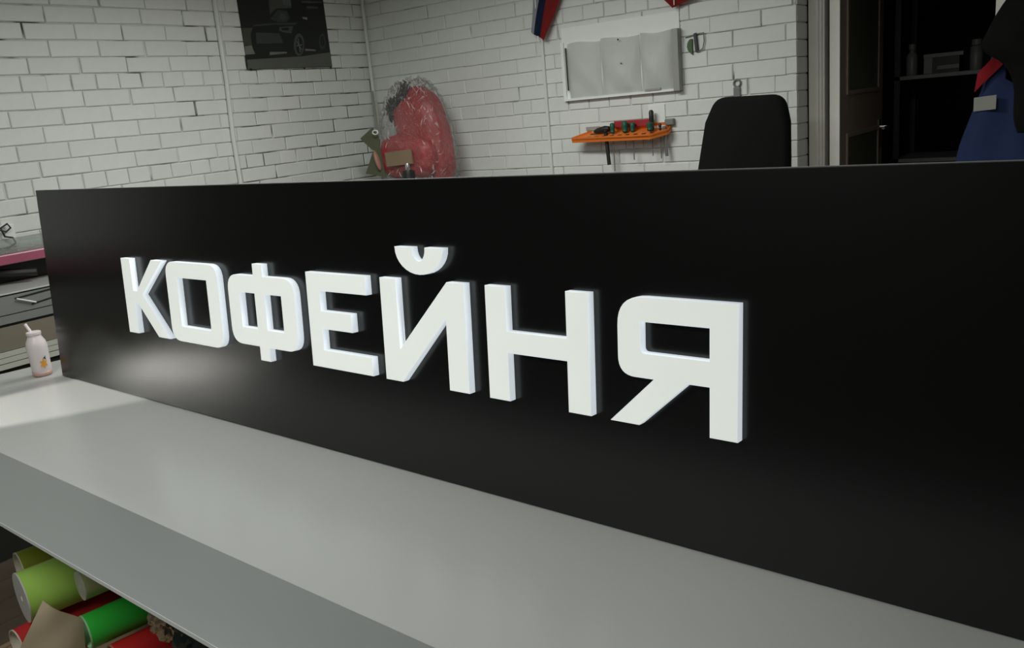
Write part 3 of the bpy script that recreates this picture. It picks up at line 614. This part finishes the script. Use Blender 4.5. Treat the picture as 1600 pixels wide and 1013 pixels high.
mtube('support_arm', M_black, pt, [(-0.05, -0.06, 0.060), (0.06, 0.13, 0.040)], 0.017, 8)
mbox('end_block', M_black, pt, -0.10, 0.06, 0.382, 0.40, 0.0, 0.10)
so = thing('wall_outlet', 'white power socket with black cable on left brick wall above the pink film', 'socket', (0, -2.435, 1.255))
mbox('plate', M_acr, so, 0.0005, 0.014, -0.05, 0.045, -0.05, 0.05, bev=0.002)
mtube('cable', M_black, so, [(0.03, -0.12, 0.05), (0.03, -0.04, 0.04), (0.03, 0.0, 0.02), (0.035, 0.02, 0.035), (0.035, 0.01, 0.055), (0.03, -0.02, 0.04), (0.03, -0.01, 0.0), (0.035, 0.02, -0.01), (0.035, 0.028, -0.035), (0.03, 0.0, -0.05), (0.03, -0.10, -0.055)], 0.0045, 7)

# ------------------------------------------------------------------ work table
TZ = 0.85; DR = Vector((0.998911, -0.0466578)); BK = Vector((0.0466578, 0.998911))
tb = thing('work_table', 'large white topped work table carrying the illuminated sign', 'table', (0, 0, 0))
FL = Vector((0.80, -3.430)); BL = Vector((1.02, -2.22)); FR = FL + DR * 4.5; BR = BL + DR * 4.3
def line(P, Q, t): return P + (Q - P) * t
bm = bmesh.new()
FE = 0.175   # front strip sags slightly; its shading is put into a greyer material
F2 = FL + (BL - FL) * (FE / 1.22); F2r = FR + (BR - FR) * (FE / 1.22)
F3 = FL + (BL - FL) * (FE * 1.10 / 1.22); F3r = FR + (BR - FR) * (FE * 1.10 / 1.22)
t_ = 0.013
def V(p, z): return bm.verts.new((p.x, p.y, z))
top = [V(FL, TZ - 0.004), V(FR, TZ - 0.004), V(F2r, TZ - 0.0006), V(F2, TZ - 0.0006), V(F3r, TZ), V(F3, TZ), V(BR, TZ), V(BL, TZ)]
bot = [V(FL, TZ - t_), V(FR, TZ - t_), V(BR, TZ - t_), V(BL, TZ - t_)]
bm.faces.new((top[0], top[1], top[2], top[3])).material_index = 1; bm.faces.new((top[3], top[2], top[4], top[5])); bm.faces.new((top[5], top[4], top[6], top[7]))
bm.faces.new((bot[3], bot[2], bot[1], bot[0])); bm.faces.new((bot[0], bot[1], top[1], top[0])); bm.faces.new((bot[2], bot[3], top[7], top[6]))
bm.faces.new((bot[1], bot[2], top[6], top[4], top[2], top[1])); bm.faces.new((bot[3], bot[0], top[0], top[3], top[5], top[7]))
obj('table_top', bm, [M_table, M_front_shade], tb)
bm = bmesh.new(); A = FL - BK * 0.0015; B = FR - BK * 0.0015
vs = [(FL.x, FL.y), (FR.x, FR.y), (FR.x - BK.x * 0.0008, FR.y - BK.y * 0.0008), (FL.x - BK.x * 0.0008, FL.y - BK.y * 0.0008)]
prism(bm, vs, TZ - t_, TZ - 0.0045, axis='z'); obj('edge_band', bm, M_edge, tb)
for (s, b_) in ((0.12, 0.12), (4.2, 0.12), (0.30, 1.08), (4.2, 1.08), (2.2, 1.08)):
    c = FL + DR * s + BK * b_
    mbox('leg', M_steel, tb, c.x - 0.025, c.x + 0.025, c.y - 0.025, c.y + 0.025, 0, TZ - t_)
c0 = FL + DR * 0.3 + BK * 1.08; c1 = FL + DR * 4.2 + BK * 1.08
mtube('cross_rail', M_steel, tb, [(c0.x + .026, c0.y, 0.78), (c1.x - .026, c1.y, 0.78)], 0.02, 8)

# ------------------------------------------------------------------ the sign
sg = thing('shop_sign', 'long black sign panel with glowing white letters КОФЕЙНЯ standing on the white table', 'sign', (1.17688, -2.83993, TZ + 0.0023), (math.radians(-4.2), 0, math.radians(-2.67426)))
SL, SH = 3.05, 0.6325
bm = bmesh.new(); box(bm, 0, SL, 0, 0.030, 0, SH, bev=0.0007); obj('panel', bm, M_sign, sg)
bm = bmesh.new(); box(bm, -0.0012, 0.0, 0.0006, 0.030, 0, SH); box(bm, 0, SL, 0.0006, 0.030, SH, SH + 0.0012); obj('cut_edge', bm, M_sedge, sg)
for u in (0.5, 1.5, 2.5): mtube('prop', M_steel, sg, [(u, 0.03, 0.45), (u, 0.24, 0.018 + 0.012)], 0.008, 8)
DP = 0.016
def letter(name, loops, parent, label=None):
    cu_ = bpy.data.curves.new('c', 'CURVE'); cu_.dimensions = '2D'; cu_.fill_mode = 'BOTH'; cu_.extrude = DP / 2; cu_.resolution_u = 1
    cu_.bevel_depth = 0.0007; cu_.bevel_resolution = 0; cu_.offset = -0.0007
    for lp in loops:
        s = cu_.splines.new('POLY'); s.points.add(len(lp) - 1); s.use_cyclic_u = True
        for p, q in zip(s.points, lp): p.co = (q[0], q[1], 0, 1)
    tmp = bpy.data.objects.new('tmp', cu_); COL.objects.link(tmp); dg = bpy.context.evaluated_depsgraph_get(); dg.update()
    me = bpy.data.meshes.new_from_object(tmp.evaluated_get(dg)); bpy.data.objects.remove(tmp)
    me.materials.clear(); me.materials.append(M_lface); me.materials.append(M_lside)
    # curve plane (x, y) -> sign plane (x, z); +z -> -y (towards the viewer)
    me.transform(Matrix(((1, 0, 0, 0), (0, 0, -1, -DP / 2 - 0.0007), (0, 1, 0, 0), (0, 0, 0, 1))))
    for p in me.polygons: p.material_index = 0 if p.normal.y < -0.9 else 1
    me.name = name; return link(bpy.data.objects.new(name, me), parent)
LB, LT = 0.2095, 0.431
letter('letter', [[(.559, LT), (.612, LT), (.612, .337), (.632, .337), (.732, LT), (.792, LT), (.664, .328), (.790, LB), (.728, LB), (.632, .300), (.612, .300), (.612, LB), (.559, LB)]], sg)
letter('letter', [rounded([(.806, LT), (1.062, LT), (1.062, LB), (.806, LB)], .040, 7), [(.862, .388), (.862, .253), (1.007, .253), (1.007, .388)]], sg)
of = rounded([(1.106, .411), (1.382, .411), (1.382, .233), (1.106, .233)], .042, 7)
# outline of the Cyrillic ef: bowl plus stem joined in one loop
i_top = max(range(len(of)), key=lambda i: 0)
n7 = 8
ef = of[0:n7] + [(1.221, .411), (1.221, .441), (1.261, .441), (1.261, .411)] + of[n7:2 * n7] + of[2 * n7:3 * n7] + [(1.261, .233), (1.261, .198), (1.221, .198), (1.221, .233)] + of[3 * n7:]
letter('letter', [ef, [(1.156, .367), (1.156, .278), (1.220, .278), (1.220, .367)], [(1.262, .367), (1.262, .278), (1.328, .278), (1.328, .367)]], sg)
letter('letter', [[(1.430, LT), (1.636, LT), (1.636, .389), (1.477, .389), (1.477, .343), (1.581, .343), (1.581, .301), (1.477, .301), (1.477, .2515), (1.640, .2515), (1.640, LB), (1.430, LB)]], sg)
ii = letter('letter', [[(1.682, LT), (1.732, LT), (1.732, .281), (1.877, LT), (1.924, LT), (1.924, LB), (1.870, LB), (1.870, .357), (1.734, LB), (1.682, LB)]], sg)
br = [(1.735, .498), (1.786, .498)] + [(1.804 + 0.018 * -math.cos(t), .496 - 0.026 * math.sin(t)) for t in [i * PI / 10 for i in range(1, 10)]] + [(1.822, .498), (1.872, .498)] + [(1.8035 + 0.0685 * math.cos(t), .496 - 0.054 * math.sin(t)) for t in [i * PI / 16 for i in range(1, 16)]]
letter('breve', [br], ii)
letter('letter', [[(1.977, LT), (2.028, LT), (2.028, .346), (2.165, .346), (2.165, LT), (2.214, LT), (2.214, LB), (2.165, LB), (2.165, .304), (2.028, .304), (2.028, LB), (1.977, LB)]], sg)
ya = rounded([(2.272, LT), (2.490, LT), (2.490, LB), (2.442, LB), (2.442, .293), (2.404, .293), (2.312, LB), (2.254, LB), (2.341, .293), (2.272, .293)], [.052, 0, 0, 0, 0, 0, 0, 0, 0, .045], 8)
letter('letter', [ya, rounded([(2.317, .389), (2.317, .336), (2.442, .336), (2.442, .389)], [.004, .008, 0, 0], 4)], sg)

# ------------------------------------------------------------------ yoghurt bottle with straw
yb = thing('drink_bottle', 'small white drink bottle with orange flower print and straw beside the sign', 'bottle', (1.083, -2.862, TZ), (0, 0, 0))
bm = bmesh.new(); lathe(bm, [(0.027, 0), (0.031, 0.006), (0.0315, 0.04), (0.033, 0.08), (0.034, 0.105), (0.031, 0.122), (0.023, 0.138), (0.0215, 0.143), (0.0215, 0.155)], 28); obj('body', bm, M_bottle, yb, smooth=True)
bm = bmesh.new(); lathe(bm, [(0.0235, 0.148), (0.0235, 0.1565), (0.0215, 0.158)], 24); obj('neck_ring', bm, M_bottle, yb, smooth=True, angle=0.6)
mtube('straw', M_bottle, yb, [(0.004, 0, 0.13), (-0.012, -0.004, 0.158), (-0.026, -0.010, 0.185)], 0.0055, 10)
def decal(name, m, pts, rad=0.0335, cang=0.0, off=0.0):
    bm = bmesh.new(); vs = []
    for a, z in pts: vs.append(bm.verts.new(((rad + off) * math.cos(cang + a), (rad + off) * math.sin(cang + a), z)))
    c = bm.verts.new(((rad + off) * math.cos(cang), (rad + off) * math.sin(cang), sum(z for _, z in pts) / len(pts)))
    for i in range(len(vs)): bm.faces.new((c, vs[i], vs[(i + 1) % len(vs)]))
    obj(name, bm, m, yb)
ca = math.atan2(-1.29, 3.08) + 0.30
decal('orange_print', M_orangep, [((0.42 if i % 2 else 0.24) * math.cos(i * PI / 6), 0.047 + (0.019 if i % 2 else 0.010) * math.sin(i * PI / 6)) for i in range(12)], cang=ca)
decal('leaf_print', M_leaf, [((0.20 if i % 2 else 0.07) * math.cos(i * PI / 3) + 0.1, 0.066 + (0.009 if i % 2 else 0.004) * math.sin(i * PI / 3)) for i in range(6)], cang=ca + 0.1, off=0.0006)
bm = bmesh.new(); lathe(bm, [(0.0275, 0.0005), (0.0318, 0.0062), (0.0323, 0.018)], 28); obj('pink_base_band', bm, M_btlp, yb, smooth=True)

# ------------------------------------------------------------------ vinyl rolls in a carton below the table
ct = thing('roll_carton', 'open cardboard carton under the table holding the vinyl rolls', 'box', (1.55, -3.42, 0))
for b_ in ((0, 1.2, 0, 0.02), (0, 1.2, 0.78, 0.80), (0, 0.02, 0.021, 0.779), (1.18, 1.2, 0.021, 0.779)): mbox('side', M_card, ct, b_[0], b_[1], b_[2], b_[3], 0.0, 0.22)
mbox('bottom', M_card, ct, 0.021, 1.179, 0.021, 0.779, 0.0, 0.215)
def vm(name, c, r=0.38): return mat(name, c, r, var=0.06, spec=0.5)
def roll(label, c, r, L, m, mcore=M_paint, yaw=0.0, pitch=0.0, wall=None, name='vinyl_roll', squash=1.0, slant=0.0):
    t = thing(name, label, 'roll', c, (pitch, 0, yaw), 'vinyl rolls under the table')
    bm = bmesh.new(); seg = 28; w_ = wall or r * 0.35
    def ring(rr, y, sl=0): return [bm.verts.new((rr * math.cos(2 * PI * k / seg), y + sl * math.sin(2 * PI * k / seg) * rr, rr * squash * math.sin(2 * PI * k / seg))) for k in range(seg)]
    O0, O1, I1, I0 = ring(r, 0, slant), ring(r, L), ring(r - w_, L), ring(r - w_, 0.0, slant)
    for A, B in ((O0, O1), (O1, I1), (I1, I0)):
        for k in range(seg): bm.faces.new((A[k], A[(k + 1) % seg], B[(k + 1) % seg], B[k]))
    obj('wound_film', bm, m, t, smooth=True, angle=0.7)
    bm = bmesh.new(); O0, I0, O2, I2 = ring(r * 1.004, -0.0015, slant), ring(r - w_, -0.0015, slant), ring(r * 1.004, 0.002, slant), ring(r - w_ * 1.02, 0.03, slant)
    for A, B in ((O2, O0), (O0, I0), (I0, I2)):
        for k in range(seg): bm.faces.new((A[k], A[(k + 1) % seg], B[(k + 1) % seg], B[k]))
    obj('roll_end', bm, mcore, t, smooth=True, angle=0.7)
    return t
cream = vm('cream_paper', (0.62, 0.58, 0.46)); wht = vm('white_liner', (0.62, 0.62, 0.58))
YW = -0.17
roll('olive green vinyl roll at the top of the pile', (1.53, -3.24, 0.405), 0.056, 0.55, vm('olive_vinyl', (0.22, 0.26, 0.02)), cream, wall=0.004, yaw=YW)
roll('thick lime green vinyl roll with white end at the left of the pile', (1.800, -3.345, 0.452), 0.070, 0.50, vm('lime_vinyl', (0.40, 0.66, 0.12), 0.3), wht, wall=0.060, yaw=YW)
roll('small roll with white end and pale wrap behind the lime one', (1.965, -3.262, 0.490), 0.040, 0.5, vm('pale_lime_vinyl', (0.40, 0.45, 0.20)), wht, wall=0.036, yaw=YW)
roll('dark red vinyl roll beneath the white ended roll', (1.70, -3.17, 0.290), 0.042, 0.5, vm('dark_red_vinyl', (0.16, 0.015, 0.012)), M_redp, wall=0.01, yaw=YW)
roll('red vinyl roll with cream edge at the left bottom corner', (1.800, -3.385, 0.330), 0.045, 0.4, vm('red_vinyl', (0.50, 0.02, 0.025)), cream, wall=0.003, yaw=-0.05)
roll('bright green vinyl roll lying in the middle of the pile', (2.012, -3.295, 0.385), 0.046, 0.5, vm('green_vinyl', (0.03, 0.46, 0.045), 0.3), vm('green_edge', (0.3, 0.55, 0.3)), wall=0.004, yaw=YW)
roll('red vinyl roll in front at the bottom of the pile', (2.070, -3.265, 0.300), 0.046, 0.5, vm('bright_red_vinyl', (0.50, 0.02, 0.02), 0.3), vm('red_edge', (0.5, 0.15, 0.12)), wall=0.004, yaw=YW)
PQ = [Vector(q) for q in ((1.985, -3.365, 0.511), (2.011, -3.292, 0.426), (2.006, -3.307, 0.300), (1.950, -3.455, 0.370))]
pp = sheet('curled_paper', vm('beige_paper', (0.82, 0.70, 0.52), 0.6), None, lambda u, v: (PQ[0].lerp(PQ[1], u)).lerp(PQ[3].lerp(PQ[2], u), v) + Vector((0.03, -0.015, 0)) * (math.sin(PI * u) * 0.5 + 0.12 * math.sin(7 * u + 4 * v)), 14, 12, 0.0015)
tag(pp, 'curled beige paper sheet leaning on the front of the roll pile', 'paper')
def crumple(name, label, c, r, m, seed, cat='bag', sub=4):
    bm = bmesh.new(); bmesh.ops.create_icosphere(bm, subdivisions=sub, radius=1)
    for v in bm.verts:
        p = v.co.copy(); n_ = 0.35 * abs(noise.noise(p * 3 + Vector((seed,) * 3))) + 0.2 * abs(noise.noise(p * 7 + Vector((seed,) * 3)))
        p *= 1.1 - n_; v.co = (p.x * r[0], p.y * r[1], p.z * r[2])
    o = obj(name, bm, m); o.location = c; return tag(o, label, cat)
crumple('foil_wrap', 'crinkled silvery beige foil beside the green roll', (2.165, -3.15, 0.405), (0.035, 0.05, 0.075), mat('silver_foil', (0.55, 0.48, 0.38), 0.22, metal=0.7), 3, 'foil')
crumple('dark_bag', 'dark glossy plastic bag crumpled at the right of the roll pile', (2.30, -3.10, 0.355), (0.085, 0.11, 0.115), mat('dark_polythene', (0.03, 0.04, 0.04), 0.15), 8)
